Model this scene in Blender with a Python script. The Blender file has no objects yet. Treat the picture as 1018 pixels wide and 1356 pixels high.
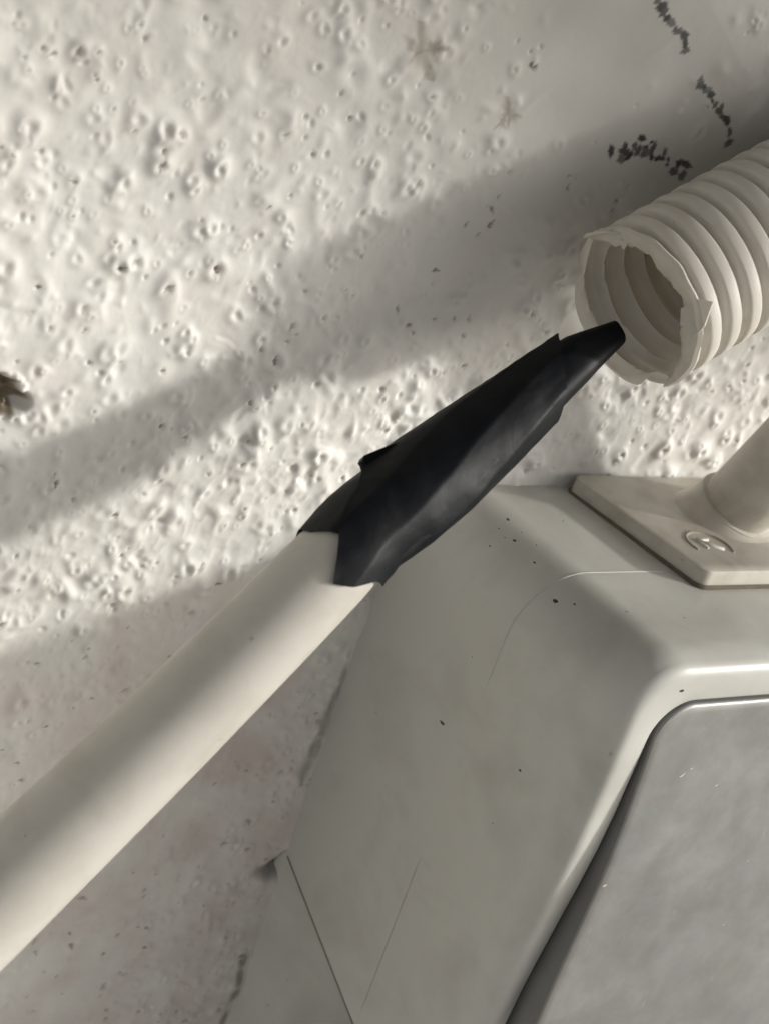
import bpy, bmesh, math
import numpy as np
from mathutils import Vector, Matrix
from mathutils.bvhtree import BVHTree

sc = bpy.context.scene
col = sc.collection
rng = np.random.default_rng(7)

# ------------------------------------------------------------------ camera
# world: X along the wall, +Y into the wall (wall face at y = 0), Z up, metres
RM = np.array([[0.81569827, 0.00841878, 0.57841634],
               [-0.49778933, -0.49915388, 0.70926102],
               [0.29468988, -0.86647246, -0.40296818]])     # columns: right, down, forward
CAM = -0.40 * RM[:, 2]
FPX, CX, CY = 2276.0, 509.0, 678.0
cd = bpy.data.cameras.new('camera')
cam = bpy.data.objects.new('camera', cd); col.objects.link(cam)
cam.matrix_world = Matrix(((RM[0, 0], -RM[0, 1], -RM[0, 2], CAM[0]),
                           (RM[1, 0], -RM[1, 1], -RM[1, 2], CAM[1]),
                           (RM[2, 0], -RM[2, 1], -RM[2, 2], CAM[2]),
                           (0, 0, 0, 1)))
cd.sensor_fit = 'VERTICAL'; cd.sensor_height = 36.0; cd.lens = 36.0 * FPX / 1356.0
cd.clip_start = 0.01; cd.clip_end = 500.0
cd.dof.use_dof = True; cd.dof.focus_distance = 0.372; cd.dof.aperture_fstop = 20.0
sc.camera = cam

# ------------------------------------------------------------------ light
GR = math.radians(30.0)                       # angle between the sun and the wall's plane
WX, WZ = 0.942, 0.336
SUN = Vector((WX * math.cos(GR), -math.sin(GR), WZ * math.cos(GR))).normalized()
world = bpy.data.worlds.new('World'); sc.world = world; world.use_nodes = True
wn = world.node_tree.nodes; wl = world.node_tree.links
bg = wn['Background']
sky = wn.new('ShaderNodeTexSky'); sky.sky_type = 'NISHITA'; sky.sun_disc = False
sky.sun_elevation = math.asin(SUN.z); sky.sun_rotation = math.atan2(SUN.x, SUN.y)
sky.air_density = 1.0; sky.dust_density = 6.0; sky.ozone_density = 0.6
hs = wn.new('ShaderNodeHueSaturation'); hs.inputs['Saturation'].default_value = 0.22
wl.new(sky.outputs[0], hs.inputs['Color']); wl.new(hs.outputs[0], bg.inputs['Color'])
bg.inputs['Strength'].default_value = 0.15
sd = bpy.data.lights.new('sun', 'SUN'); sd.energy = 2.45; sd.angle = math.radians(3.6)
sd.color = (1.0, 0.99, 0.94)
sun = bpy.data.objects.new('sun', sd); col.objects.link(sun)
sun.rotation_euler = SUN.to_track_quat('Z', 'Y').to_euler()
vs = sc.view_settings
vs.view_transform = 'Standard'; vs.look = 'None'; vs.exposure = 0.1; vs.gamma = 1.0
vs.use_curve_mapping = False

# ------------------------------------------------------------------ helpers
def ray(px, py):
    return RM @ np.array([(px - CX) / FPX, (py - CY) / FPX, 1.0])
def at(px, py, depth): return CAM + ray(px, py) * depth
def on_y(px, py, y):
    d = ray(px, py); return CAM + d * ((y - CAM[1]) / d[1])
def on_z(px, py, z):
    d = ray(px, py); return CAM + d * ((z - CAM[2]) / d[2])
def lean(x, z):          # the wall leans out a little towards the upper right
    uu = np.clip(x * 0.55 + (z - 0.055) * 0.83, 0, 0.12)
    return 0.0022 * (uu / 0.05) ** 1.6 * np.exp(-np.clip(uu - 0.08, 0, 1) / 0.05)
def on_wall(px, py):
    y = 0.0
    for k in range(4):
        p = on_y(px, py, y); y = -float(lean(p[0], p[2]))
    return p[0], p[2]
def unit(v): return v / np.linalg.norm(v)
def sstep(a, b, x):
    t = np.clip((x - a) / (b - a), 0, 1); return t * t * (3 - 2 * t)

def mesh_obj(name, verts, faces, mat, parent=None, smooth=True, sharp=None):
    me = bpy.data.meshes.new(name)
    me.from_pydata([tuple(map(float, v)) for v in verts], [], faces)
    bm = bmesh.new(); bm.from_mesh(me)
    bmesh.ops.remove_doubles(bm, verts=bm.verts, dist=1e-7)
    bmesh.ops.recalc_face_normals(bm, faces=bm.faces)
    bm.to_mesh(me); bm.free()
    me.polygons.foreach_set('use_smooth', [smooth] * len(me.polygons))
    if smooth and sharp is not None: me.set_sharp_from_angle(angle=math.radians(sharp))
    o = bpy.data.objects.new(name, me); col.objects.link(o)
    if mat: me.materials.append(mat)
    if parent: o.parent = parent
    return o
def empty(name, loc, label, cat):
    o = bpy.data.objects.new(name, None); col.objects.link(o)
    o.location = loc; o.empty_display_size = 0.01
    o['label'] = label; o['category'] = cat
    return o
def adopt(o, parent):
    # keep world coordinates of the mesh under an empty that stands at the thing's base
    o.parent = parent
    if parent.type == 'EMPTY':
        o.matrix_parent_inverse = Matrix.Translation(parent.location).inverted()
    return o
def grid_faces(nu, nv, wrap_v=True, off=0):
    f = []
    for i in range(nu - 1):
        for j in range(nv if wrap_v else nv - 1):
            k = (j + 1) % nv
            f.append((off + i * nv + j, off + i * nv + k, off + (i + 1) * nv + k, off + (i + 1) * nv + j))
    return f

# vectorised value noise, 2D, range about -1..1
def vnoise(x, y, seed=0):
    xi = np.floor(x).astype(np.int64); yi = np.floor(y).astype(np.int64)
    fx = x - xi; fy = y - yi
    fx = fx * fx * fx * (fx * (fx * 6 - 15) + 10); fy = fy * fy * fy * (fy * (fy * 6 - 15) + 10)
    def h(a, b):
        n = (a * 374761393 + b * 668265263 + seed * 974711) & 0xffffffff
        n = ((n ^ (n >> 13)) * 1274126177) & 0xffffffff
        n = n ^ (n >> 16)
        return (n & 0xffff) / 32767.5 - 1
    return (h(xi, yi) * (1 - fx) + h(xi + 1, yi) * fx) * (1 - fy) + (h(xi, yi + 1) * (1 - fx) + h(xi + 1, yi + 1) * fx) * fy
def fbm(x, y, octv, seed=0):
    s = 0; a = 1.0
    for k in range(octv):
        s = s + a * vnoise(x * 2 ** k + 17.3 * k, y * 2 ** k - 9.1 * k, seed + k); a *= 0.5
    return s

# ------------------------------------------------------------------ materials
def new_mat(name):
    m = bpy.data.materials.new(name); m.use_nodes = True
    return m, m.node_tree.nodes, m.node_tree.links, m.node_tree.nodes['Principled BSDF']
def tex(n, l, scale, detail=4, rough=0.55, dist=0.0, vec=None):
    t = n.new('ShaderNodeTexNoise'); t.inputs['Scale'].default_value = scale
    t.inputs['Detail'].default_value = detail; t.inputs['Roughness'].default_value = rough
    t.inputs['Distortion'].default_value = dist
    if vec is None:
        tc = n.new('ShaderNodeTexCoord'); vec = tc.outputs['Object']
    l.new(vec, t.inputs['Vector'])
    return t.outputs['Fac']
def ramp(n, l, fac, p0, p1, c0=(0, 0, 0, 1), c1=(1, 1, 1, 1)):
    r = n.new('ShaderNodeValToRGB'); l.new(fac, r.inputs[0])
    r.color_ramp.elements[0].position = p0; r.color_ramp.elements[1].position = p1
    r.color_ramp.elements[0].color = c0; r.color_ramp.elements[1].color = c1
    return r.outputs[0]
def mix(n, l, fac, a, b):
    m = n.new('ShaderNodeMix'); m.data_type = 'RGBA'
    for s, v in ((0, fac), (6, a), (7, b)):
        if isinstance(v, (int, float)): m.inputs[s].default_value = v
        elif isinstance(v, tuple): m.inputs[s].default_value = v + (1,) if len(v) == 3 else v
        else: l.new(v, m.inputs[s])
    return m.outputs[2]
def mul(n, l, a, k):
    m = n.new('ShaderNodeMath'); m.operation = 'MULTIPLY'
    l.new(a, m.inputs[0])
    if isinstance(k, (int, float)): m.inputs[1].default_value = k
    else: l.new(k, m.inputs[1])
    return m.outputs[0]
def bump(n, l, p, h, dist, strength=1.0):
    b = n.new('ShaderNodeBump'); b.inputs['Distance'].default_value = dist; b.inputs['Strength'].default_value = strength
    l.new(h, b.inputs['Height']); l.new(b.outputs[0], p.inputs['Normal'])

def plastic(name, base, dirt, rough, dirt_amt=0.5, dscale=60.0, bscale=900.0, bd=0.00002, sub=0.0, spots=True):
    m, n, l, p = new_mat(name)
    d = ramp(n, l, tex(n, l, dscale, 6, 0.6, 0.3), 0.45, 0.8)
    c = mix(n, l, mul(n, l, d, dirt_amt), base, dirt)
    if spots:
        s = ramp(n, l, tex(n, l, 420.0, 2, 0.5), 0.735, 0.76)
        s2 = ramp(n, l, tex(n, l, 45.0, 2, 0.5), 0.5, 0.65)
        c = mix(n, l, mul(n, l, mul(n, l, s, s2), 0.6), c, (0.10, 0.085, 0.065))
    l.new(c, p.inputs['Base Color'])
    r = n.new('ShaderNodeMapRange'); l.new(tex(n, l, 130.0, 4), r.inputs[0])
    r.inputs[3].default_value = rough - 0.08; r.inputs[4].default_value = rough + 0.12
    l.new(r.outputs[0], p.inputs['Roughness'])
    bump(n, l, p, tex(n, l, bscale, 3), bd)
    return m
M_box = plastic('grey_white_plastic', (0.555, 0.55, 0.51), (0.35, 0.335, 0.30), 0.36, 0.6, 42.0)
M_flange = plastic('flange_plastic', (0.56, 0.53, 0.465), (0.33, 0.28, 0.21), 0.45, 0.7, 90.0)
M_mark = plastic('groove_shade_plastic', (0.33, 0.295, 0.235), (0.2, 0.165, 0.12), 0.6, 0.7, 200.0)  # darkened so the raised ring reads as a shaded groove
M_cable = plastic('cable_sheath', (0.53, 0.505, 0.455), (0.37, 0.335, 0.28), 0.45, 0.6, 75.0, 700.0, 0.000015, spots=True)
M_hose = plastic('conduit_plastic', (0.80, 0.765, 0.70), (0.60, 0.555, 0.48), 0.45, 0.5, 120.0)
M_torn = plastic('torn_plastic', (0.72, 0.695, 0.63), (0.55, 0.51, 0.44), 0.55, 0.4, 200.0, 1500.0, 0.00005, spots=False)
def translucent(m, fac, color):
    n, l = m.node_tree.nodes, m.node_tree.links
    t = n.new('ShaderNodeBsdfTranslucent'); t.inputs['Color'].default_value = color + (1,)
    mx = n.new('ShaderNodeMixShader'); mx.inputs[0].default_value = fac
    l.new(n['Principled BSDF'].outputs[0], mx.inputs[1]); l.new(t.outputs[0], mx.inputs[2])
    l.new(mx.outputs[0], n['Material Output'].inputs['Surface'])
translucent(M_hose, 0.27, (0.72, 0.67, 0.58)); translucent(M_torn, 0.28, (0.75, 0.67, 0.55))
def dark_mat(name, c, rough):
    m, n, l, p = new_mat(name)
    l.new(mix(n, l, tex(n, l, 300.0, 4), tuple(0.6 * x for x in c), tuple(1.5 * x for x in c)), p.inputs['Base Color'])
    p.inputs['Roughness'].default_value = rough
    return m
M_dirt = dark_mat('dirt', (0.055, 0.047, 0.038), 0.9)
M_seam = dark_mat('seam_dirt_shade', (0.13, 0.105, 0.075), 0.9)  # dirt of seam and joint, also the painted shade under the rear shell

def tape_mat(name, ca, cb):
    m, n, l, p = new_mat(name)
    w = tex(n, l, 55.0, 5, 0.6, 0.6)
    dust = ramp(n, l, tex(n, l, 70.0, 6, 0.65, 0.8), 0.55, 0.85)
    c = mix(n, l, w, ca, cb)
    c = mix(n, l, mul(n, l, dust, 0.18), c, (0.045, 0.047, 0.05))
    l.new(c, p.inputs['Base Color'])
    r = n.new('ShaderNodeMapRange'); l.new(tex(n, l, 90.0, 4), r.inputs[0])
    r.inputs[3].default_value = 0.40; r.inputs[4].default_value = 0.62; p.inputs['Specular IOR Level'].default_value = 0.17
    l.new(r.outputs[0], p.inputs['Roughness'])
    bump(n, l, p, tex(n, l, 160.0, 3, 0.5, 0.5), 0.00018)
    return m
M_tape = tape_mat('vinyl_tape', (0.0014, 0.0021, 0.0034), (0.0034, 0.0048, 0.0076))
M_tape2 = tape_mat('worn_vinyl_tape', (0.007, 0.0085, 0.0085), (0.014, 0.016, 0.0155))

def metal_mat():
    m, n, l, p = new_mat('dull_grey_metal')
    a = tex(n, l, 55.0, 8, 0.7, 0.2); b = tex(n, l, 260.0, 6, 0.7)
    c = mix(n, l, ramp(n, l, a, 0.3, 0.7), (0.24, 0.242, 0.236), (0.34, 0.343, 0.335))
    st = ramp(n, l, tex(n, l, 34.0, 9, 0.72, 0.3), 0.44, 0.68)
    c = mix(n, l, mul(n, l, st, 0.42), c, (0.19, 0.168, 0.135))
    tc = n.new('ShaderNodeTexCoord'); mp = n.new('ShaderNodeMapping'); l.new(tc.outputs['Object'], mp.inputs[0])
    mp.inputs['Rotation'].default_value = (0, 0.5, 0); mp.inputs['Scale'].default_value = (900, 900, 45)
    scr = ramp(n, l, tex(n, l, 1.0, 3, 0.6, 0.0, mp.outputs[0]), 0.66, 0.74)
    patch = ramp(n, l, tex(n, l, 70.0, 3), 0.5, 0.62)
    c = mix(n, l, mul(n, l, mul(n, l, scr, patch), 0.6), c, (0.42, 0.42, 0.40))
    dust = ramp(n, l, tex(n, l, 1100.0, 2), 0.70, 0.76)
    c = mix(n, l, mul(n, l, dust, 0.35), c, (0.44, 0.42, 0.38))
    l.new(c, p.inputs['Base Color'])
    p.inputs['Metallic'].default_value = 0.4
    r = n.new('ShaderNodeMapRange'); l.new(a, r.inputs[0])
    r.inputs[3].default_value = 0.30; r.inputs[4].default_value = 0.58
    l.new(r.outputs[0], p.inputs['Roughness'])
    bump(n, l, p, b, 0.00004)
    return m
M_metal = metal_mat()
M_lidside = plastic('lid_side', (0.16, 0.16, 0.155), (0.1, 0.095, 0.085), 0.5, 0.5)

def wall_mat():
    m, n, l, p = new_mat('painted_rough_plaster')
    at_ = n.new('ShaderNodeAttribute'); at_.attribute_name = 'stain'
    sp = n.new('ShaderNodeSeparateColor'); l.new(at_.outputs['Color'], sp.inputs[0])
    v = tex(n, l, 22.0, 6, 0.6, 0.4)
    c = mix(n, l, v, (0.65, 0.635, 0.595), (0.73, 0.715, 0.68))
    pk = ramp(n, l, tex(n, l, 60.0, 5, 0.6, 0.5), 0.45, 0.75)
    c = mix(n, l, mul(n, l, pk, 0.35), c, (0.64, 0.575, 0.535))
    c = mix(n, l, mul(n, l, at_.outputs['Alpha'], 0.85), c, (0.36, 0.35, 0.32))          # grey filler, darkened further to stand in for shade
    c = mix(n, l, sp.outputs[2], c, (0.50, 0.40, 0.375))
    c = mix(n, l, sp.outputs[1], c, (0.21, 0.17, 0.12))
    c = mix(n, l, sp.outputs[0], c, (0.035, 0.033, 0.034))
    l.new(c, p.inputs['Base Color'])
    r = n.new('ShaderNodeMapRange'); l.new(tex(n, l, 200.0, 4), r.inputs[0])
    r.inputs[3].default_value = 0.42; r.inputs[4].default_value = 0.68
    l.new(r.outputs[0], p.inputs['Roughness'])
    bump(n, l, p, tex(n, l, 700.0, 3), 0.00003)
    return m
M_wall = wall_mat()

# ------------------------------------------------------------------ wall (height field: relief of thick old paint)
def axis(lo, hi, step, far_lo, far_hi, n=26):
    mid = np.arange(lo, hi + step / 2, step)
    g = np.geomspace(1, 60, n) - 1; g /= g[-1]
    return np.concatenate([(lo - g[1:] * (lo - far_lo))[::-1], mid, mid[-1] + g[1:] * (far_hi - mid[-1])])
ST = 0.00034
xs = axis(-0.135, 0.135, ST, -0.9, 0.9); zs = axis(-0.175, 0.150, ST, -0.9, 0.9)
GX, GZ = np.meshgrid(xs, zs)                  # rows = z
ix0 = int(np.argmin(abs(xs + 0.135))); iz0 = int(np.argmin(abs(zs + 0.175)))
H = np.zeros_like(GX)                         # relief, positive = out of the wall
# slow unevenness of the trowelled wall
H += 0.0011 * vnoise(GX * 14 + 3.1, GZ * 14 + 1.7, 3) + 0.0004 * vnoise(GX * 38, GZ * 38, 5)
# smooth, filled area at upper right; the rest is rough
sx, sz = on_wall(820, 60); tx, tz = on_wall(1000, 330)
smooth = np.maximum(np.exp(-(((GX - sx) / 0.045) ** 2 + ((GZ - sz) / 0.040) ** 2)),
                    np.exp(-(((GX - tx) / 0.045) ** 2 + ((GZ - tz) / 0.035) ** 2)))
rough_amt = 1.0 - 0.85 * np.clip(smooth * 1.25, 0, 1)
sx2 = np.interp(GX, *zip(*[(-0.093, -0.022), (-0.02, 0.012), (0.04, 0.034), (0.12, 0.045)]))
strip = np.exp(-((GZ - sx2) / 0.016) ** 2)          # a coarser, stippled belt of paint
lump = fbm(GX * 190 + 0.6 * vnoise(GX * 90, GZ * 90, 77), GZ * 190, 3, 11)
H += rough_amt * (0.00022 * fbm(GX * 75, GZ * 75, 2, 9) + (0.00007 + 0.00022 * strip) * (1 - np.abs(lump)) + 0.000018 * fbm(GX * 520, GZ * 520, 2, 23))
H += 0.00003 * fbm(GX * 160, GZ * 160, 3, 31)
H += lean(GX, GZ)
STAIN = np.zeros(GX.shape + (4,), dtype=np.float32); STAIN[..., 3] = np.clip(smooth * 1.3 - 0.1, 0, 1) * (0.75 + 0.25 * fbm(GX * 40, GZ * 40, 3, 91))  # alpha mask: filler grey plus painted shade at upper right
def window(cx, cz, r):
    i0 = int((cz - r + 0.175) / ST) + iz0; i1 = int((cz + r + 0.175) / ST) + iz0 + 2
    j0 = int((cx - r + 0.135) / ST) + ix0; j1 = int((cx + r + 0.135) / ST) + ix0 + 2
    i0 = max(i0, iz0); j0 = max(j0, ix0); i1 = min(i1, len(zs) - 27); j1 = min(j1, len(xs) - 27)
    if i1 <= i0 or j1 <= j0: return None
    return slice(i0, i1), slice(j0, j1)
def splat(cx, cz, r, amp, kind, ecc=1.0, ang=0.0, wob=0.0):
    w = window(cx, cz, r * 2.6 * max(ecc, 1))
    if w is None: return
    dx = GX[w] - cx; dz = GZ[w] - cz
    c, s = math.cos(ang), math.sin(ang)
    u = (dx * c + dz * s) / ecc; v = -dx * s + dz * c
    d = np.sqrt(u * u + v * v) / r
    if wob:
        th = np.arctan2(v, u)
        d = d * (1 + wob * np.sin(2 * th + cx * 9000) + 0.6 * wob * np.sin(3 * th + cz * 7000))
    if kind == 'bump': H[w] += amp * np.exp(-d * d * 1.4)
    elif kind == 'dent': H[w] -= amp * np.exp(-(d ** 3) * 1.2)
    elif kind == 'crater':                    # burst paint bubble: raised ring round a small pit
        th = np.arctan2(v, u); side_ = 0.45 + 0.55 * np.sin(th + cx * 5000) * np.sin(0.5 * th + cz * 3000)
        H[w] += amp * (1.25 * np.exp(-(d * 0.8) ** 3) + 0.45 * side_ * np.exp(-((d - 0.75) / 0.32) ** 2) - 1.0 * np.exp(-(d / 0.44) ** 2))
    elif kind == 'dome': H[w] += amp * 0.7 * np.exp(-(d ** 3) * 1.1)
    elif kind == 'pit': H[w] -= amp * np.exp(-(d ** 7))
def stain(cx, cz, r, ch, amt=1.0, wob=0.3, ecc=1.0, ang=0.0, soft=0.25):
    w = window(cx, cz, r * 2.0 * max(ecc, 1))
    if w is None: return
    dx = GX[w] - cx; dz = GZ[w] - cz
    c, s = math.cos(ang), math.sin(ang)
    u = (dx * c + dz * s) / ecc; v = -dx * s + dz * c
    th = np.arctan2(v, u); d = np.sqrt(u * u + v * v) / r
    d = d * (1 + wob * np.sin(2 * th + cx * 9000) + 0.7 * wob * np.sin(5 * th + cz * 8000) + 0.5 * wob * np.sin(9 * th + cx * 4000))
    STAIN[w + (ch,)] = np.maximum(STAIN[w + (ch,)], amt * (1 - sstep(1 - soft, 1 + soft, d)))
def smooth_at(x, z):
    return max(math.exp(-(((x - sx) / 0.045) ** 2 + ((z - sz) / 0.040) ** 2)), math.exp(-(((x - tx) / 0.045) ** 2 + ((z - tz) / 0.035) ** 2)))
# the fine, dense stipple of the paint
for k in range(6500):
    x = rng.uniform(-0.135, 0.135); z = rng.uniform(-0.175, 0.15)
    if rng.random() < 1.1 * smooth_at(x, z): continue
    if rng.random() < 0.6 and fbm(np.array(x * 45), np.array(z * 45), 2, 41) < -0.2: continue
    r = 0.0007 + 0.0013 * rng.random() ** 1.8
    splat(x, z, r, r * rng.uniform(0.10, 0.30) * (1 + 0.6 * float(np.exp(-((z - np.interp(x, [-0.093, -0.02, 0.04, 0.12], [-0.022, 0.012, 0.034, 0.045])) / 0.016) ** 2))), 'bump' if rng.random() < 0.78 else 'dent', rng.uniform(1, 1.5), rng.uniform(0, 3.1), 0.12)
# burst bubbles
for k in range(2300):
    x = rng.uniform(-0.135, 0.135); z = rng.uniform(-0.175, 0.15)
    if rng.random() < 1.3 * smooth_at(x, z): continue
    r = 0.0008 + 0.0016 * rng.random() ** 1.8
    splat(x, z, r, r * rng.uniform(0.12, 0.32), 'crater', rng.uniform(1, 1.25), rng.uniform(0, 3.1), 0.08)
    if rng.random() < 0.22: stain(x, z, r * 0.30, 1, rng.uniform(0.3, 0.8))
# pinholes
for k in range(950):
    x = rng.uniform(-0.135, 0.135); z = rng.uniform(-0.175, 0.15)
    if rng.random() < 0.8 * smooth_at(x, z): continue
    r = rng.uniform(0.00028, 0.00055)
    splat(x, z, r * 1.3, r * 0.9, 'dent', rng.uniform(1, 1.5), rng.uniform(0, 3))
    if rng.random() < 0.4: stain(x, z, r * 0.9, 1, rng.uniform(0.3, 0.75))
# larger lumps and hollows
for k in range(620):
    x = rng.uniform(-0.135, 0.135); z = rng.uniform(-0.175, 0.15)
    if rng.random() < 1.3 * smooth_at(x, z): continue
    r = rng.uniform(0.0017, 0.0036)
    splat(x, z, r, r * rng.uniform(0.09, 0.22), 'bump' if rng.random() < 0.72 else 'dent', rng.uniform(1, 1.8), rng.uniform(0.6, 2.2), 0.1)
# the ones the eye picks out
for px, py, r, a, kind in ((55, 345, 4.2, 1.0, 'dome'), (130, 320, 3.0, .45, 'dome'), (243, 138, 4.2, .6, 'dent'), (280, 147, 2.6, .8, 'dent'),
        (282, 115, 2.4, .4, 'dent'), (352, 184, 3.8, .7, 'dent'), (350, 118, 2.8, .45, 'dent'), (345, 85, 2.2, .5, 'dent'), (468, 100, 4.5, .5, 'crater'),
        (462, 155, 3.0, .35, 'dent'), (218, 200, 2.6, .6, 'crater'), (280, 20, 5.0, .6, 'dent'), (288, 50, 2.6, .6, 'dent'), (590, 308, 2.8, .55, 'crater'),
        (545, 208, 2.6, .4, 'crater'), (30, 210, 3.8, .35, 'dome'), (285, 355, 2.4, .65, 'crater'), (265, 305, 2.0, .5, 'crater'), (158, 352, 2.2, .6, 'crater'),
        (360, 345, 2.6, .5, 'dent'), (360, 400, 2.2, .55, 'crater'), (85, 455, 2.4, .5, 'crater'), (140, 465, 2.2, .4, 'crater'), (50, 400, 3.0, .45, 'dome'),
        (290, 475, 3.2, .45, 'dent'), (360, 475, 3.0, .5, 'crater'), (245, 525, 2.0, .4, 'crater'), (212, 563, 1.8, .4, 'crater'), (285, 580, 2.6, .4, 'crater'),
        (340, 590, 2.2, .35, 'crater'), (65, 540, 2.4, .4, 'crater'), (20, 610, 2.4, .4, 'crater'), (110, 510, 3.2, .3, 'dome'), (60, 215, 3.2, .35, 'dent')):
    x, z = on_wall(px, py); splat(x, z, r / 1000, a / 1000, kind, 1.1, 1.9, 0.08)
for px, py, r in ((285, 355, .55), (158, 354, .5), (362, 477, .6), (218, 201, .4), (465, 158, .4), (212, 563, .4), (72, 638, .5), (575, 357, .5), (648, 297, .6),
                  (540, 430, .5), (130, 107, .35), (355, 273, .3), (48, 378, .4), (330, 533, .4), (707, 90, .5)):
    x, z = on_wall(px, py); stain(x, z, r / 1000, 1, 0.85); splat(x, z, r * 1.2 / 1000, 0.00035, 'pit')
for px, py, r, a in ((556, 66, 2.6, .5), (572, 62, 1.6, .6), (675, 150, 1.5, .55), (665, 160, 1.0, .5), (800, 310, 3.0, .18)):
    x, z = on_wall(px, py); stain(x, z, r / 1000, 1, a, 0.4, soft=0.6)
# lifted edge of an old paint flap
fl = [on_wall(*p) for p in ((283, 446), (300, 452), (318, 470), (333, 492), (345, 520), (352, 552))]
for (x0, z0), (x1, z1) in zip(fl[:-1], fl[1:]):
    for t in np.linspace(0, 1, 14)[:-1]:
        x = x0 + (x1 - x0) * t; z = z0 + (z1 - z0) * t
        splat(x, z, 0.0006, 0.00003, 'bump'); splat(x - 0.0016, z - 0.0010, 0.0019, 0.00003, 'bump'); splat(x + 0.0007, z + 0.0004, 0.0006, 0.00003, 'dent')
# putty smears at upper right
for px, py, ln, ang in ((760, 190, 9, .75), (700, 140, 7, .9), (640, 230, 8, .8), (590, 320, 6, 1.2), (800, 175, 8, .75), (560, 150, 6, 1.0), (880, 60, 9, .9)):
    x, z = on_wall(px, py); splat(x, z, 0.0013, 0.00022, 'bump', ln / 1.6, ang, 0.05)
# hole in the wall at the left
hx, hz = on_wall(2, 523)
splat(hx, hz, 0.0038, 0.006, 'pit', 1.15, 0.3, 0.2); stain(hx, hz, 0.0038, 1, 1.0, 0.17, 1.15, 0.3, 0.12); splat(hx + 0.003, hz + 0.001, 0.0012, 0.003, 'bump')
for k in range(40):
    a = rng.uniform(0, 6.28); rr_ = 0.0038 * rng.random() ** 0.5
    splat(hx + rr_ * math.cos(a), hz + rr_ * math.sin(a), rng.uniform(.0005, .0011), rng.uniform(.0004, .0014), 'bump')
for k in range(34):
    a = rng.uniform(0, 6.28); splat(hx + 0.0047 * math.cos(a), hz + 0.0047 * math.sin(a), rng.uniform(.0004, .0009), rng.uniform(.0002, .0005), 'bump')
# black flecks: three rows near the conduit
for pts, n, jit, rr in (([(868, 0), (880, 18), (893, 38), (905, 50), (908, 66)], 11, 2.0, .80),
                        ([(928, 112), (940, 122), (948, 138), (956, 150), (965, 165), (968, 190)], 15, 3.0, .90),
                        ([(815, 208), (838, 200), (850, 188), (860, 205), (880, 205), (895, 228), (915, 222)], 30, 11.0, .78)):
    pts = np.array(pts, float); seg = np.linspace(0, len(pts) - 1.001, n)
    for s in seg:
        i = int(s); q = pts[i] + (pts[i + 1] - pts[i]) * (s - i) + rng.normal(0, jit * 0.5, 2)
        x, z = on_wall(*q); r = rr * rng.uniform(0.5, 1.25) / 1000
        stain(x, z, r, 0, rng.uniform(0.75, 1.0), 0.17, rng.uniform(1, 1.9), rng.uniform(0, 3), 0.28)
        splat(x, z, r * 1.3, 0.00009, 'bump')
x, z = on_wall(703, 86); stain(x, z, 0.0005, 0, 0.8)
# black marks along the gap beside the box, and a black dented corner where it ends
for k in range(40):
    t = rng.random(); q = (458 - 60 * t + rng.normal(0, 1.6), 895 + 140 * t); x, z = on_wall(*q)
    stain(x, z, rng.uniform(.0006, .0012), 0, rng.uniform(0.25, 0.55), 0.04, 3.0, 1.57, 0.8)
for px, py, r, a in ((370, 1143, .0022, .97), (366, 1150, .0032, .75), (356, 1152, .0026, .55), (344, 1154, .0018, .3), (376, 1134, .0016, .8)):
    x, z = on_wall(px, py); stain(x, z, r, 0, a, 0.12, soft=0.75); splat(x, z, r, r * 0.35, 'dent')
for px, py in ((322, 1272), (316, 1292), (310, 1315), (295, 1348)):
    x, z = on_wall(px, py); stain(x, z, 0.0011, 0, 0.6, 0.06, 2.6, 1.57, 0.6)
# rubbed, pinkish old paint low on the wall
px_, pz_ = on_wall(330, 1080)
pk = np.exp(-(((GX - px_ + 0.02) / 0.060) ** 4 + ((GZ - pz_ + 0.02) / 0.085) ** 4)) * (0.45 + 0.6 * fbm(GX * 85, GZ * 85, 4, 61))
STAIN[..., 2] = np.clip(pk * 0.5, 0, 1)
ny, nx = GX.shape
V = np.stack([GX, -H, GZ], axis=-1).reshape(-1, 3).astype(np.float32)
idx = np.arange(nx * ny).reshape(ny, nx)
Q = np.stack([idx[:-1, :-1], idx[:-1, 1:], idx[1:, 1:], idx[1:, :-1]], axis=-1).reshape(-1, 4).astype(np.int32)
me = bpy.data.meshes.new('wall')
me.vertices.add(len(V)); me.vertices.foreach_set('co', V.ravel())
me.loops.add(Q.size); me.loops.foreach_set('vertex_index', Q.ravel())
me.polygons.add(len(Q)); me.polygons.foreach_set('loop_start', np.arange(0, Q.size, 4, dtype=np.int32))
me.polygons.foreach_set('use_smooth', np.ones(len(Q), dtype=bool))
me.update(calc_edges=True)
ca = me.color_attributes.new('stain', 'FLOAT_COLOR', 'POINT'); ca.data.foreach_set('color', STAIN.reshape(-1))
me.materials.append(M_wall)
wall = bpy.data.objects.new('wall', me); col.objects.link(wall)
wall['kind'] = 'structure'; wall['label'] = 'rough white painted plaster wall with burst paint bubbles'

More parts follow.
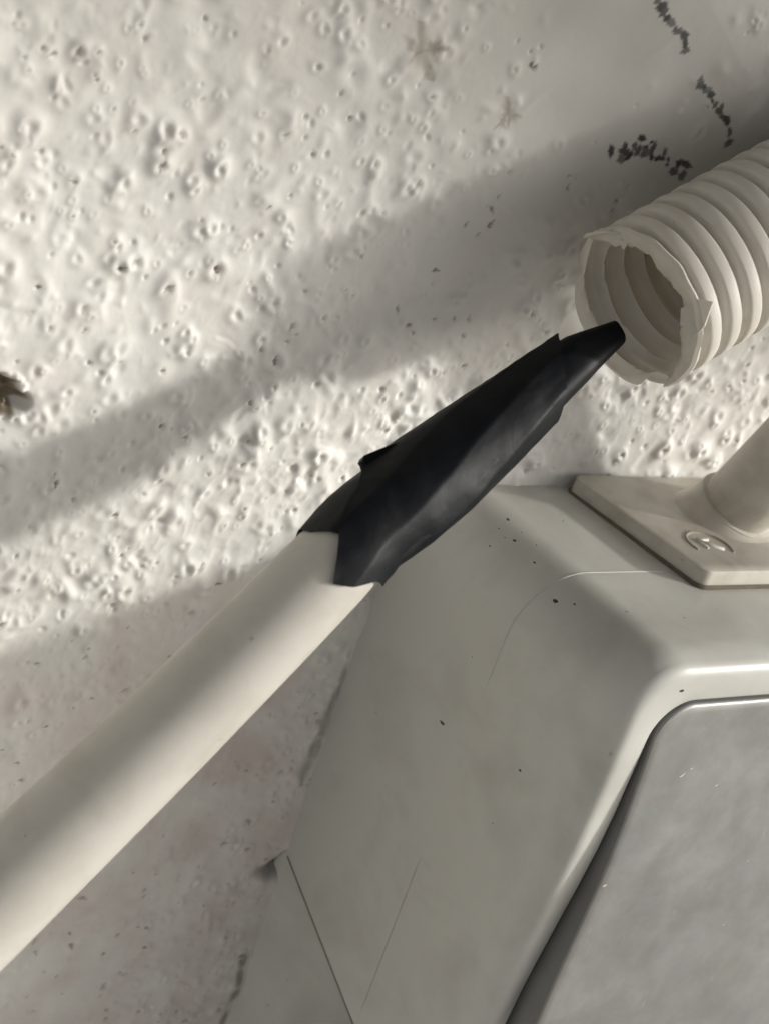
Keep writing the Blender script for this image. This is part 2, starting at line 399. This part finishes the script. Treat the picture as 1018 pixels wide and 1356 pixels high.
# ------------------------------------------------------------------ ground and an added shade board by the wall (outside the frame; they bounce and shade the light)
def ground_mat():
    m, n, l, p = new_mat('pale_concrete')
    c = mix(n, l, tex(n, l, 3.0, 6, 0.6), (0.35, 0.335, 0.30), (0.45, 0.43, 0.39))
    l.new(mix(n, l, ramp(n, l, tex(n, l, 40.0, 5), 0.5, 0.8), c, (0.30, 0.27, 0.23)), p.inputs['Base Color'])
    p.inputs['Roughness'].default_value = 0.9
    bump(n, l, p, tex(n, l, 60.0, 6), 0.004)
    return m
gv = [(-200, -400, -1.1), (200, -400, -1.1), (200, 0.02, -1.1), (-200, 0.02, -1.1)]
ground = mesh_obj('ground', gv, [(0, 1, 2, 3)], ground_mat(), smooth=False); ground['kind'] = 'structure'
lw = mesh_obj('wall_base', [(-3, 0.0, -1.1), (3, 0.0, -1.1), (3, 0.0, -0.895), (-3, 0.0, -0.895)], [(0, 1, 2, 3)], M_wall, smooth=False); lw['kind'] = 'structure'
M_shade_board = dark_mat('shade_board_brown', (0.13, 0.10, 0.075), 0.8)
def shade_board():
    # added unseen board, falling to the right; shades the upper right wall
    v, f = [], []
    for x in (-0.5, 2.0):
        z = 0.407 - 0.15 * (x - 1.01)
        for y, dz in ((0.05, 0.0), (-0.585, 0.0), (-0.600, 0.010), (-0.600, 0.115), (0.05, 0.13)): v.append((x, y, z + dz))
    f = grid_faces(2, 5); f += [(0, 1, 2, 3, 4), (9, 8, 7, 6, 5)]
    o = mesh_obj('added_shade_board', v, f, M_shade_board, sharp=20); o['kind'] = 'structure'
    return o
shade_board()

# ------------------------------------------------------------------ electrical box
DEP, SEAM = 0.076, 0.040
XR, ZB, ZT = 0.235, -0.30, 0.0080
def outline(xl, zt, r, n_arc=14, xr=XR, zb=ZB, bulge=0.0, nl=26, rb=0.012):
    """closed outline in x,z, from the lower left corner up, over the top and back"""
    pts = []
    for k in range(n_arc + 1):                      # bottom left corner
        a = math.pi * 1.5 - math.pi / 2 * k / n_arc
        pts.append([xl + rb + rb * math.cos(a), zb + rb + rb * math.sin(a)])
    for k in range(1, nl):                          # left side
        z = zb + rb + (zt - r - zb - rb) * k / nl
        pts.append([xl, z])
    for k in range(n_arc + 1):                      # top left corner
        a = math.pi - math.pi / 2 * k / n_arc
        pts.append([xl + r + r * math.cos(a), zt - r + r * math.sin(a)])
    for k in range(n_arc + 1):
        a = math.pi / 2 - math.pi / 2 * k / n_arc
        pts.append([xr - r + r * math.cos(a), zt - r + r * math.sin(a)])
    for k in range(n_arc + 1):
        a = -math.pi / 2 * k / n_arc
        pts.append([xr - rb + rb * math.cos(a), zb + rb + rb * math.sin(a)])
    if bulge:
        for p in pts:
            if p[0] < 0.1: p[0] -= bulge * float(sstep(-0.03, -0.095, p[1]))
    return pts
def side(h):      # inset of the outline against the wall, draft of the moulding
    return 0.0055 + 0.157 * h
def ring(h, inset=0.0, r=None, bul=0.0):
    t = h / DEP
    rr = (0.021 * (1 - t) + 0.013 * t) if r is None else r
    return [(x, -h, z) for x, z in outline(side(min(h, 0.0728)) + inset, ZT - inset - 0.0006 * t, max(rr - inset * 0.35, 0.004), xr=XR - 0.157 * h - inset, zb=ZB + 0.1 * h + inset, bulge=bul)]
def loft(rings):
    n = len(rings[0]); v = [p for r_ in rings for p in r_]
    return v, grid_faces(len(rings), n)
box = empty('electrical_box', (0.06, 0, -0.30), 'grey white plastic electrical box with a dull metal lid, fixed to the wall', 'electrical box')
# rear shell; its lower end is cut off on the slant, as is seen at the left side
cut0, cut1 = -0.102, -0.126
def rear_ring(h, inset=0.0):
    zb = cut0 + (cut1 - cut0) * h / SEAM + inset
    return [(x, -h, z) for x, z in outline(side(h) + inset, ZT - inset - 0.0006 * h / DEP, 0.021 - 0.0042 * h / SEAM, xr=XR - 0.157 * h - inset, zb=zb, rb=0.0012)]
def square_bottom(rg, zb):   # no rounding at the cut
    return rg
hs_ = list(np.linspace(-0.002, SEAM - 0.00002, 14))
rr = [rear_ring(max(h, -0.002)) for h in hs_]
v, f = loft(rr)
rear = adopt(mesh_obj('rear_shell', v, f, M_box, sharp=50), box)
# front cover with rounded edge, rim and sunk bed for the lid
rr = [ring(SEAM), ring(SEAM + 0.002)]
for h in np.linspace(SEAM + 0.004, 0.0715, 8): rr.append(ring(h, bul=0.003 * (h - SEAM) / 0.036))
RF = 0.0036
for k in range(1, 9):
    a = math.pi / 2 * k / 8
    rr.append(ring(DEP - RF + RF * math.sin(a) if k < 8 else DEP, 0.0008 + RF * (1 - math.cos(a)), bul=0.003))
RIM = 0.0100
rr.append(ring(DEP, RIM - 0.0007, bul=0.0055))
rr.append([(p[0], -(DEP - 0.0003), p[2]) for p in ring(DEP, RIM - 0.0001, bul=0.0060)])
rr.append([(p[0], -(DEP - 0.0010), p[2]) for p in ring(DEP, RIM + 0.0001, bul=0.0060)])
rr.append([(p[0], -(DEP - 0.0120), p[2]) for p in ring(DEP, RIM + 0.0002, bul=0.0060)])
v, f = loft(rr)
n = len(rr[0]); f.append(tuple(range((len(rr) - 1) * n, len(rr) * n)))
cover = adopt(mesh_obj('front_cover', v, f, M_box, sharp=60), box)
# lid: hinged at its upper edge, standing off the bed towards its lower end
def lid_z(h0, inset): return [(p[0], -h0, p[2]) for p in ring(DEP, inset, bul=0.0060)]
lr = []
LT = 0.0095
for hh, ins in ((DEP - LT, RIM + 0.0009), (DEP - 0.0006, RIM + 0.0008), (DEP - 0.00015, RIM + 0.0010), (DEP + 0.0001, RIM + 0.0016), (DEP + 0.00015, RIM + 0.003)):
    lr.append(lid_z(hh, ins))
hz_ = ZT - RIM; tl = math.radians(5.2)
def tilt(p):
    y, z = p[1] + DEP, p[2] - hz_
    return (p[0], -DEP + y * math.cos(tl) + z * math.sin(tl), hz_ - y * math.sin(tl) * 0 + z * math.cos(tl))
lr = [[tilt(p) for p in r_] for r_ in lr]
v, f = loft(lr); n = len(lr[0])
lid = mesh_obj('lid', v, f + [tuple(range((len(lr) - 1) * n, len(lr) * n)), tuple(range(n - 1, -1, -1))], M_metal, sharp=40)
lid.data.materials.append(M_lidside)
for p_ in lid.data.polygons:
    if abs(p_.normal.y) < 0.5 and p_.index < n: p_.material_index = 1
adopt(lid, box); lid['label'] = 'dull grey metal lid, dirty and standing slightly open'
# lower shell behind the slanted end
def low_ring(h):
    return [(x, -h, z) for x, z in outline(0.0056 + 0.60 * h, -0.090, 0.003, xr=XR - 0.004 - 0.157 * h, zb=ZB + 0.004)]
rr = [low_ring(h) for h in np.linspace(-0.002, SEAM - 0.001, 8)]
v, f = loft(rr)
adopt(mesh_obj('lower_shell', v, f, M_box, sharp=50), box)
gk = []  # dark tube along the cut edge, standing in for the shade there
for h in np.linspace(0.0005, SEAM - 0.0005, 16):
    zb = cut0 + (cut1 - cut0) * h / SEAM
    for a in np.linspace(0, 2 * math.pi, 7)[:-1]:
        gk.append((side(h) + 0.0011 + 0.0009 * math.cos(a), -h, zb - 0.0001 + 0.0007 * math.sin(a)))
adopt(mesh_obj('joint_shade_grime', gk, grid_faces(16, 6), M_seam), rear)
# fine moulding seam between rear shell and cover
rg = np.array(rear_ring(SEAM)); nrg = len(rg)
def seam_piece(i0, i1, rad, mat):
    sv = []
    for i in range(i0, i1):
        p = rg[i]; q = rg[(i + 1) % nrg] - rg[i - 1]; nn = unit(np.array([-q[2], 0, q[0]]))
        r_ = rad * (0.7 + 0.5 * abs(math.sin(i * 1.7))) * (0.3 if i in (i0, i1 - 1) else 1.0)
        for a in np.linspace(0, 2 * math.pi, 6)[:-1]:
            sv.append(p + r_ * (math.cos(a) * nn + math.sin(a) * np.array([0, 1, 0])))
    return adopt(mesh_obj('moulding_seam', sv, grid_faces(i1 - i0, 5), mat), rear)
seam_piece(37, 58, 0.00016, M_box)
seam_piece(15, 27, 0.00006, M_seam)
# dirt flecks stuck on the box
bv = BVHTree.FromObject(cover, bpy.context.evaluated_depsgraph_get())
rs = [o for o in box.children if o.name == 'rear_shell'][0]
dg = bpy.context.evaluated_depsgraph_get(); dg.update()
bv2 = BVHTree.FromObject(rs, dg); bv = BVHTree.FromObject(cover, dg)
def hit(px, py):
    best = None
    for b, own in ((bv, cover), (bv2, rs)):
        h_ = b.ray_cast(Vector(CAM), Vector(ray(px, py)).normalized())
        if h_[0] is not None and (best is None or h_[3] < best[3]): best = tuple(h_) + (own,)
    return best
fleck_spots = [(672, 688, .9), (681, 716, .9), (648, 723, .6), (735, 796, 1.1), (585, 957, 1.0), (707, 745, .6), (690, 705, .4), (710, 722, .4), (688, 1020, .8),
               (902, 915, .9), (660, 700, .4), (668, 712, .4), (745, 690, .5), (742, 682, .35), (760, 800, .5), (905, 818, .5), (625, 870, .35), (652, 1090, .3)]
for px, py, r in fleck_spots:
    h_ = hit(px, py)
    if h_ is None: continue
    nrm = h_[1]; nrm = nrm if nrm.dot(Vector(ray(px, py))) < 0 else -nrm
    q = nrm.to_track_quat('Z', 'Y').to_matrix(); r *= 0.00042
    vv = []; k = 9
    el = rng.uniform(1.0, 2.0); an = rng.uniform(0, 3.14)
    for j in range(k):
        a = 2 * math.pi * j / k + an; rad = r * rng.uniform(0.7, 1.2)
        vv.append(h_[0] + q @ Vector((rad * el * math.cos(a), rad * math.sin(a), 0.00002)))
    vv.append(h_[0] + nrm * 0.00012)
    adopt(mesh_obj('dirt_fleck', vv, [(j, (j + 1) % k, k) for j in range(k)], M_dirt), h_[4])

dg.update(); bvl = BVHTree.FromObject(lid, dg)
for px, py, r, el in ((903, 1027, .7, 4.0), (915, 1018, .5, 3.0), (948, 1040, .5, 3.0), (800, 1173, 1.1, 1.6), (957, 1225, .4, 1.5), (990, 1140, .4, 2.0)):
    d_ = Vector(ray(px, py)).normalized(); h_ = bvl.ray_cast(Vector(CAM), d_)
    if h_[0] is None: continue
    nrm = h_[1] if h_[1].dot(d_) < 0 else -h_[1]
    q = nrm.to_track_quat('Z', 'Y').to_matrix(); r *= 0.00032; an = rng.uniform(0.2, 0.7); vv = []
    for j in range(8):
        a = 2 * math.pi * j / 8; lx = r * el * math.cos(a); ly = r * 0.8 * math.sin(a) + 0.25 * lx * lx / (r * el)
        vv.append(h_[0] + q @ Vector((lx * math.cos(an) - ly * math.sin(an), lx * math.sin(an) + ly * math.cos(an), 0.00003)))
    vv.append(h_[0] + nrm * 0.0001)
    adopt(mesh_obj('scuff', vv, [(j, (j + 1) % 8, 8) for j in range(8)], M_torn), lid)
# ------------------------------------------------------------------ flange with its pipe, on top of the box
PZ0, PZ1 = ZT - 0.0008, 0.0124
fl_o = empty('flange_pipe', (0.10, -0.024, ZT), 'beige plastic flange plate with embossed arrow and slanting pipe, on the box top', 'pipe')
def plate_ring(z, ins):
    pts = []; r = 0.0030
    xl0, xl1, xr = 0.0562 + ins, 0.0510 + ins, 0.150 - ins
    yf, yb = -0.0480 + ins, -0.0015 - ins
    for cx_, cy_, a0 in ((xl0 + r, yf + r, math.pi), (xr - r, yf + r, 1.5 * math.pi), (xr - r, yb - r, 0.0), (xl1 + r, yb - r, 0.5 * math.pi)):
        for k in range(7):
            a = a0 + math.pi / 2 * k / 6; pts.append((cx_ + r * math.cos(a), cy_ + r * math.sin(a), z))
    return pts
rr = [plate_ring(PZ0, 0), plate_ring(PZ1 - 0.0008, 0.0002), plate_ring(PZ1 - 0.00025, 0.00035), plate_ring(PZ1, 0.0009)]
v, f = loft(rr); n = len(rr[0]); f.append(tuple(range(3 * n, 4 * n)))
plate = adopt(mesh_obj('plate', v, f, M_flange, sharp=45), fl_o)
rr = [plate_ring(ZT - 0.0012, -0.0004), plate_ring(ZT + 0.0003, -0.0004), plate_ring(ZT + 0.0007, -0.0001)]
v, f = loft(rr)
adopt(mesh_obj('joint_shade_grime', v, f, M_seam, sharp=45), fl_o)  # brown grime along the joint under the plate
pd = unit(np.array([0.04, -0.32, 0.84])); PB = np.array([0.1035, -0.0205, PZ1]); PR = 0.0102
pu = unit(np.cross(pd, [0, 0, 1])); pw = np.cross(pu, pd)
# socket: flares from the plate into the slanted collar
SN = 64; rr = []
J = np.array([0.0868, -0.0240, 0.0165]); PB = np.array([J[0] - 0.0003, J[1] + 0.0015, PZ1])
for t in np.linspace(0, 1, 16):
    rg = []
    for j in range(SN):
        a = 2 * math.pi * j / SN
        top = J + (PR + 0.0006) * (math.cos(a) * pu + math.sin(a) * pw)
        e = top - PB; foot = np.array([PB[0] + e[0] * 1.0, PB[1] + e[1] * 1.0, 0]); foot[2] = PZ1
        out = unit(np.array([math.cos(math.atan2(e[1], e[0])), math.sin(math.atan2(e[1], e[0])), 0]))
        foot = np.array([PB[0], PB[1], PZ1 - 0.0002]) + out * 0.0142
        k = t ** 1.0
        b0 = foot + (top - foot) * k
        sag = (1 - k) * k * 0.55
        b0 = b0 + (np.array([top[0], top[1], foot[2]]) - b0) * sag * 1.0
        b0[2] = max(b0[2], PZ1 - 0.0002)
        rg.append(b0)
    rr.append(rg)
v, f = loft(rr)
adopt(mesh_obj('socket', v, f, M_flange, sharp=60), fl_o)
rr = []
for s, r in ((-0.0004, PR + 0.0006), (0.0002, PR + 0.0005), (0.0004, PR - 0.0008), (0.0010, PR - 0.0007), (0.02, PR - 0.0008), (0.10, PR - 0.0009)):
    rr.append([J + pd * s + r * (math.cos(2 * math.pi * j / SN) * pu + math.sin(2 * math.pi * j / SN) * pw) for j in range(SN)])
v, f = loft(rr)
adopt(mesh_obj('pipe', v, f, M_flange, sharp=40), fl_o)
# embossed ring and arrow
mc = on_z(939, 722, PZ1)
mc = np.array([mc[0], mc[1], PZ1])
def ridge(pts, w, h):
    v = []; n = len(pts)
    for i, p in enumerate(pts):
        d = unit(np.array(pts[min(i + 1, n - 1)]) - np.array(pts[max(i - 1, 0)])); s = np.array([-d[1], d[0], 0])
        p = np.array(p)
        for o, z in ((-w, -0.0001), (-w * 0.45, h), (w * 0.45, h), (w, -0.0001)): v.append(p + s * o + np.array([0, 0, z]))
    f = grid_faces(n, 4, False); f.append((0, 1, 2, 3)); f.append(tuple(4 * (n - 1) + k for k in (3, 2, 1, 0)))
    return v, f
mark = mesh_obj('embossed_ring', *ridge([mc + 0.0060 * np.array([math.cos(a), math.sin(a), 0]) for a in np.linspace(-0.6, 3.5, 40)], 0.0005, 0.00035), M_mark)
adopt(mark, plate)
av, af = [], []
ad = unit(np.array([-0.75, 0.65, 0])); as_ = np.array([-ad[1], ad[0], 0])
for seg in ([mc - ad * 0.0036, mc + ad * 0.0034], [mc + ad * 0.0036 - as_ * 0.0001, mc + ad * 0.0004 + as_ * 0.0026], [mc + ad * 0.0036 + as_ * 0.0001, mc + ad * 0.0004 - as_ * 0.0026]):
    v, f = ridge(seg, 0.00042, 0.0005); o = len(av); av += v; af += [tuple(i + o for i in q) for q in f]
adopt(mesh_obj('embossed_arrow', av, af, M_flange), plate)

# ------------------------------------------------------------------ cable with taped end
# stations along the cable: image centre, half width and distance, read off the photograph and turned into points in the scene
stn = [(-330, 1503, 84.0, 0.309), (-150, 1328, 79.0, 0.315), (0, 1182, 74.8, 0.3200), (225, 964, 68.2, 0.3275), (441, 747, 62.0, 0.3350), (479.5, 705.5, 61.5, 0.3390),
       (525.5, 670, 64.0, 0.3435), (579.5, 627, 62.5, 0.3485), (626.5, 586, 57.0, 0.3525), (690, 534, 47.5, 0.3570), (762, 474.5, 36.0, 0.3615), (817, 441, 18.0, 0.3645), (830, 432, 15.0, 0.3655)]
SP = np.array([at(a, b, d) for a, b, c_, d in stn]); SW = np.array([c_ * d / FPX for a, b, c_, d in stn])
cum = np.concatenate([[0], np.cumsum(np.linalg.norm(np.diff(SP, axis=0), axis=1))])
def hermite(Y, s):
    Y = np.asarray(Y); m = np.gradient(Y, cum, axis=0)
    i = int(np.clip(np.searchsorted(cum, s) - 1, 0, len(cum) - 2)); h = cum[i + 1] - cum[i]; t = (s - cum[i]) / h
    return (2*t**3 - 3*t**2 + 1) * Y[i] + (t**3 - 2*t**2 + t) * h * m[i] + (-2*t**3 + 3*t**2) * Y[i + 1] + (t**3 - t**2) * h * m[i + 1]
def linear(Y, s):
    Y = np.asarray(Y); i = int(np.clip(np.searchsorted(cum, s) - 1, 0, len(cum) - 2)); t = (s - cum[i]) / (cum[i + 1] - cum[i])
    return Y[i] * (1 - t) + Y[i + 1] * t
def halfwidth(s): return linear(SW, s)
def frame(s):
    c = 0.5 * hermite(SP, s) + 0.5 * linear(SP, s); d = unit(hermite(SP, s + 2e-4) - hermite(SP, s - 2e-4)) if cum[0] + 3e-4 < s < cum[-1] - 3e-4 else unit(SP[-1] - SP[-2] if s > cum[3] else SP[1] - SP[0])
    vdir = unit(CAM - np.array([0.0, 0, 0]) - at(500, 700, 0.34) + CAM * 0) if False else unit(CAM - at(560, 660, 0.34))
    vdir = unit(vdir - d * (vdir @ d)); up = np.cross(d, vdir)
    if up[2] < 0: up = -up
    return c, d, up, vdir
def surf(s, phi, extra=0.0, k=1.0, w=None):
    c, d, up, vd = frame(s); r = (halfwidth(s) if w is None else w)
    return c + (r * math.cos(phi) * 1.0 + extra * math.cos(phi)) * up + (r * k + extra) * math.sin(phi) * vd
S_TAPE = cum[4]
MPP = 0.340 / FPX                             # metres per photo pixel at the tape
cable = empty('cable', tuple(SP[2]), 'thick cream cable running up from lower left, its end bound in black tape', 'cable')
NC = 72
CR = 0.0089
rr = []
for s in np.linspace(cum[0], cum[5], 60):
    rr.append([surf(s, 2 * math.pi * j / NC, w=float(np.interp(s, cum[[0, 2, 4, 5]], [0.0109, 0.0105, 0.0088, 0.0084]))) for j in range(NC)])
v, f = loft(rr); f.append(tuple(range(NC))); f.append(tuple(range(59 * NC, 60 * NC)))
adopt(mesh_obj('cable_sheath', v, f, M_cable, sharp=60), cable)
def pl(table, deg):
    xs_, ys_ = zip(*table); return float(np.interp(deg % 360, xs_, ys_))
def shell(name, s0f, s1f, off, k0, nrow=46, nphi=128, facets=0.0, thick=0.00022, seed=0, lift=None, mat=None):
    outer = []
    for i in range(nrow):
        t = i / (nrow - 1); rg = []
        for j in range(nphi):
            deg = 360.0 * j / nphi; ph = math.radians(deg)
            s = s0f(deg) * (1 - t) + s1f(deg) * t
            nf = 7.0; ang = (ph + (s - S_TAPE) * 16.0 + 0.7 * seed) % (2 * math.pi / nf) - math.pi / nf
            fold = facets * (0.0085 * (math.cos(math.pi / nf) / math.cos(ang) - 1.0) + 0.00045)
            wr = 0.00013 * float(fbm(np.array(deg / 40.0), np.array(s * 220.0), 3, 70 + seed))
            kk = k0 if np.isscalar(k0) else k0(s)
            e = off + fold + wr + (lift(deg, t) if lift else 0)
            rg.append(surf(s, ph, e, kk))
        outer.append(rg)
    inner = []
    for i, rg in enumerate(outer):
        t = i / (nrow - 1); g = []
        for j in range(nphi):
            deg = 360.0 * j / nphi; s = s0f(deg) * (1 - t) + s1f(deg) * t
            c = frame(s)[0]; p = rg[j]; g.append(p + unit(c - p) * thick)
        inner.append(g)
    v, f = loft(outer + inner[::-1])
    n = nphi; last = (2 * nrow - 1) * n
    for j in range(n): f.append((last + j, last + (j + 1) % n, (j + 1) % n, j))
    return mesh_obj(name, v, f, mat or M_tape, sharp=28)
s6 = cum[10]
k_of = lambda s: float(np.interp(s, [S_TAPE, cum[6], cum[8], cum[10], cum[12]], [1.0, 0.95, 0.9, 0.8, 0.55]))
T_IN = [(0, 0), (35, -2), (70, 12), (85, 22), (160, 34), (200, 34), (250, 16), (300, -6), (360, 0)]
T_OUT = [(0, 124), (20, 104), (40, 78), (68, 18), (80, 0), (107, -35), (125, -22), (150, 10), (180, 22), (230, 60), (290, 110), (330, 132), (360, 124)]
T_END = [(0, 0), (45, -14), (90, -36), (135, -62), (180, -84), (250, -60), (310, -20), (360, 0)]
adopt(shell('tape_under_layer', lambda d: S_TAPE + pl(T_IN, d) * MPP, lambda d: cum[8], 0.00030, k_of, seed=1, facets=0.45, mat=M_tape2), cable)
def lift(deg, t):
    a = (deg + 180) % 360 - 180
    return 0.0009 * math.exp(-((a + 4) / 20.0) ** 2) * math.exp(-t / 0.10) + 0.0002 * math.exp(-t / 0.02)
outer_tape = adopt(shell('tape_outer_layer', lambda d: S_TAPE + pl(T_OUT, d) * MPP, lambda d: s6 + pl(T_END, d) * MPP * 1.06, 0.00065, k_of, seed=2, facets=0.5, lift=lift), cable)
# folded tail of tape standing off the upper edge
def tail():
    q = []
    s0 = S_TAPE + 118 * MPP
    for i, t in enumerate(np.linspace(0, 1, 10)):
        s = s0 + t * 62 * MPP; c, d, up, vd = frame(s); r = halfwidth(s)
        h = 0.0024 * (1 - t) ** 0.8 * (1 if i else 0.75) + 0.0002
        for o, w_ in ((-0.0010, 1), (-0.0002, 1), (0.0014, 1), (0.0018, 1), (0.0014, 0), (-0.0010, 0)):
            q.append(c + up * (r * 0.985 + (h if w_ else -0.0004)) + vd * (o + 0.001) * (1.0 if w_ else 1.1))
    f = grid_faces(10, 6); f.append(tuple(range(6))); f.append(tuple(range(54, 60)))
    return mesh_obj('tape_tail', q, f, M_tape, sharp=30)
adopt(tail(), outer_tape)
# pinched tip
rr = []; NT = 64
for t in np.linspace(0, 1, 26):
    s = cum[8] + 0.002 + (cum[11] - cum[8] - 0.002) * t
    rg = []
    for j in range(NT):
        ph = 2 * math.pi * j / NT
        c, d, up, vd = frame(s); r = halfwidth(s) - 0.0012 * (1 - t) - 0.0002
        cph, sph = math.cos(ph), math.sin(ph)
        e = 0.6
        rg.append(c + r * math.copysign(abs(cph) ** e, cph) * up - up * 0.0006 * (1 - t) + k_of(s) * r * math.copysign(abs(sph) ** 1.1, sph) * vd + d * (0.0008 * t * math.cos(ph - 0.9)))
    rr.append(rg)
rr.append([p * 0.25 + np.mean(rr[-1], axis=0) * 0.75 - d * 0.0006 for p in rr[-1]])
v, f = loft(rr); f.append(tuple(range(26 * NT, 27 * NT)))
adopt(mesh_obj('tape_tip', v, f, M_tape, sharp=50), cable)

# ------------------------------------------------------------------ corrugated conduit with torn end
HH = 0.0285
H0 = on_y(855, 399, -HH)
hd = unit(np.array([0.848, 0.075, 0.515]))
HR = 0.0181
hose = empty('corrugated_conduit', tuple(H0), 'beige corrugated conduit with a torn open end, coming in from the upper right', 'conduit')
# path: straight near the torn end, then bending to run along the wall
pts = [H0.copy()]; dcur = hd.copy(); stp = 0.0002; path = [H0.copy()]; dirs = [hd.copy()]
p = H0.copy()
for i in range(900):
    s = i * stp
    tgt = unit(np.array([0.86, 0.0, 0.50])); w_ = float(sstep(0.02, 0.075, s))
    dcur = unit(hd * (1 - w_) + tgt * w_); p = p + dcur * stp
    path.append(p.copy()); dirs.append(dcur.copy())
path = np.array(path); dirs = np.array(dirs)
def hframe(s):
    x = min(s / stp, len(path) - 1.001)
    if x < 0: return H0 + hd * s, hd
    i = int(x); return path[i] + (path[i + 1] - path[i]) * (x - i), dirs[i]
def hbasis(d):
    u = unit(np.cross(d, [0, 0, 1.0])); return u, np.cross(u, d)
PITCH = 0.0057
def prof(s):
    """outer radius: broad rounded crests, narrow grooves"""
    t = ((s + 0.0022) / PITCH) % 1.0
    g = math.exp(-abs((t - 0.5) / 0.16) ** 3)
    g2 = 1 - abs(math.cos(math.pi * (t - 0.5))) * 0.0
    return HR - 0.0026 * g - 0.00025 * (abs(t - 0.0) if t < 0.5 else abs(1 - t)) * 2
u0, w0 = hbasis(hd)
near = unit(-(RM[:, 2] - hd * (RM[:, 2] @ hd)))       # side of the tube that is turned to the viewer
def ragged(a):    # how far the torn edge runs along the axis, by angle
    c = (math.cos(a) * u0 + math.sin(a) * w0) @ near
    return -0.0036 * (1 - c) + 0.0006 * math.sin(2 * a + 1) + (0.35 + 0.65 * max(0.0, c)) * (0.0004 * math.sin(5 * a + 0.4) + 0.0002 * math.sin(11 * a + 2))
NH = 128; SE = 0.150
ss = np.arange(0, SE, 0.00042); rows = []
for s in ss:
    rg = []
    for j in range(NH):
        a = 2 * math.pi * j / NH
        sj = s + ragged(a) * max(0.0, 1 - s / 0.016)
        c, d = hframe(sj); u, w_ = hbasis(d); r = prof(sj)
        rg.append(c + r * (math.cos(a) * u + math.sin(a) * w_))
    rows.append(rg)
inn = []
for s in ss[::-1]:
    rg = []
    for j in range(NH):
        a = 2 * math.pi * j / NH
        sj = s + ragged(a) * max(0.0, 1 - s / 0.016)
        c, d = hframe(sj); u, w_ = hbasis(d); r = prof(sj) - 0.00085
        rg.append(c + r * (math.cos(a) * u + math.sin(a) * w_))
    inn.append(rg)
v, f = loft(rows + inn); n2 = len(rows) + len(inn)
for j in range(NH): f.append(((n2 - 1) * NH + j, (n2 - 1) * NH + (j + 1) % NH, (j + 1) % NH, j))
tube = adopt(mesh_obj('corrugated_tube', v, f, M_hose, sharp=60), hose)
# image-like angles round the end: 0 = to the right in the photograph, growing downwards
u0, w0 = hbasis(hd)
er = RM[:, 0] - hd * (RM[:, 0] @ hd); er = unit(er)
ed = np.cross(hd, er); ed = ed if ed @ RM[:, 1] > 0 else -ed
def endp(deg, r, s):
    a = math.radians(deg); c = (math.cos(a) * er + math.sin(a) * ed) @ near
    return H0 + hd * (s - 0.0036 * (1 - c)) + r * (math.cos(a) * er + math.sin(a) * ed)
# torn lip: what is left of the next corrugation, folded inwards along the upper right of the end
lv = []; NL = 60
degs = np.linspace(-150, 40, NL)
for i, dg_ in enumerate(degs):
    env = math.sin(math.pi * i / (NL - 1)) ** 0.5
    wdt = (0.0056 + 0.0010 * math.sin(i * 0.33) + 0.0004 * math.sin(i * 1.3 + 1) + 0.0003 * ((i * 7919) % 5 - 2) / 2) * env + 0.0004
    sh = 0.0002 * math.sin(i * 0.8)
    lv += [endp(dg_, HR + 0.0003, 0.0000 + sh), endp(dg_, HR - 0.0002, -0.0009 + sh), endp(dg_, HR - wdt * 0.6, -0.0008 + sh + 0.0002 * math.sin(i * 2.1)), endp(dg_, HR - wdt, 0.0002 + sh),
           endp(dg_, HR - wdt, 0.0007 + sh), endp(dg_, HR - wdt * 0.6, 0.0002 + sh), endp(dg_, HR - 0.0005, 0.0009 + sh)]
f = grid_faces(NL, 7); f.append(tuple(range(7))); f.append(tuple(range((NL - 1) * 7, NL * 7)))
adopt(mesh_obj('torn_lip', lv, f, M_torn, sharp=25), tube)
def flap(name, pts, thick=0.0005):
    pts = [np.array(p) for p in pts]; nrm = unit(np.cross(pts[1] - pts[0], pts[-1] - pts[0])); n = len(pts)
    v = [p + nrm * thick / 2 for p in pts] + [p - nrm * thick / 2 for p in pts]
    f = [tuple(range(n)), tuple(range(2 * n - 1, n - 1, -1))] + [(i, (i + 1) % n, n + (i + 1) % n, n + i) for i in range(n)]
    return adopt(mesh_obj(name, v, f, M_torn, smooth=False), tube)
flap('torn_flap', [endp(-38, HR - 0.0040, -0.0012), endp(-24, HR - 0.0044, -0.0016), endp(-17, HR - 0.0008, -0.0012), endp(-25, HR + 0.0008, 0.0004), endp(-38, HR + 0.0019, 0.0026), endp(-43, HR + 0.0004, 0.0004)])
flap('torn_flap', [endp(-118, HR - 0.0010, -0.0006), endp(-128, HR + 0.0001, -0.0022), endp(-140, HR + 0.0006, -0.0032), endp(-147, HR + 0.0003, -0.0024), endp(-150, HR - 0.0006, 0.0004)])
flap('torn_flap', [endp(-112, HR - 0.0024, -0.0006), endp(-118, HR - 0.0046, -0.0008), endp(-124, HR - 0.0022, -0.0004)], 0.0004)
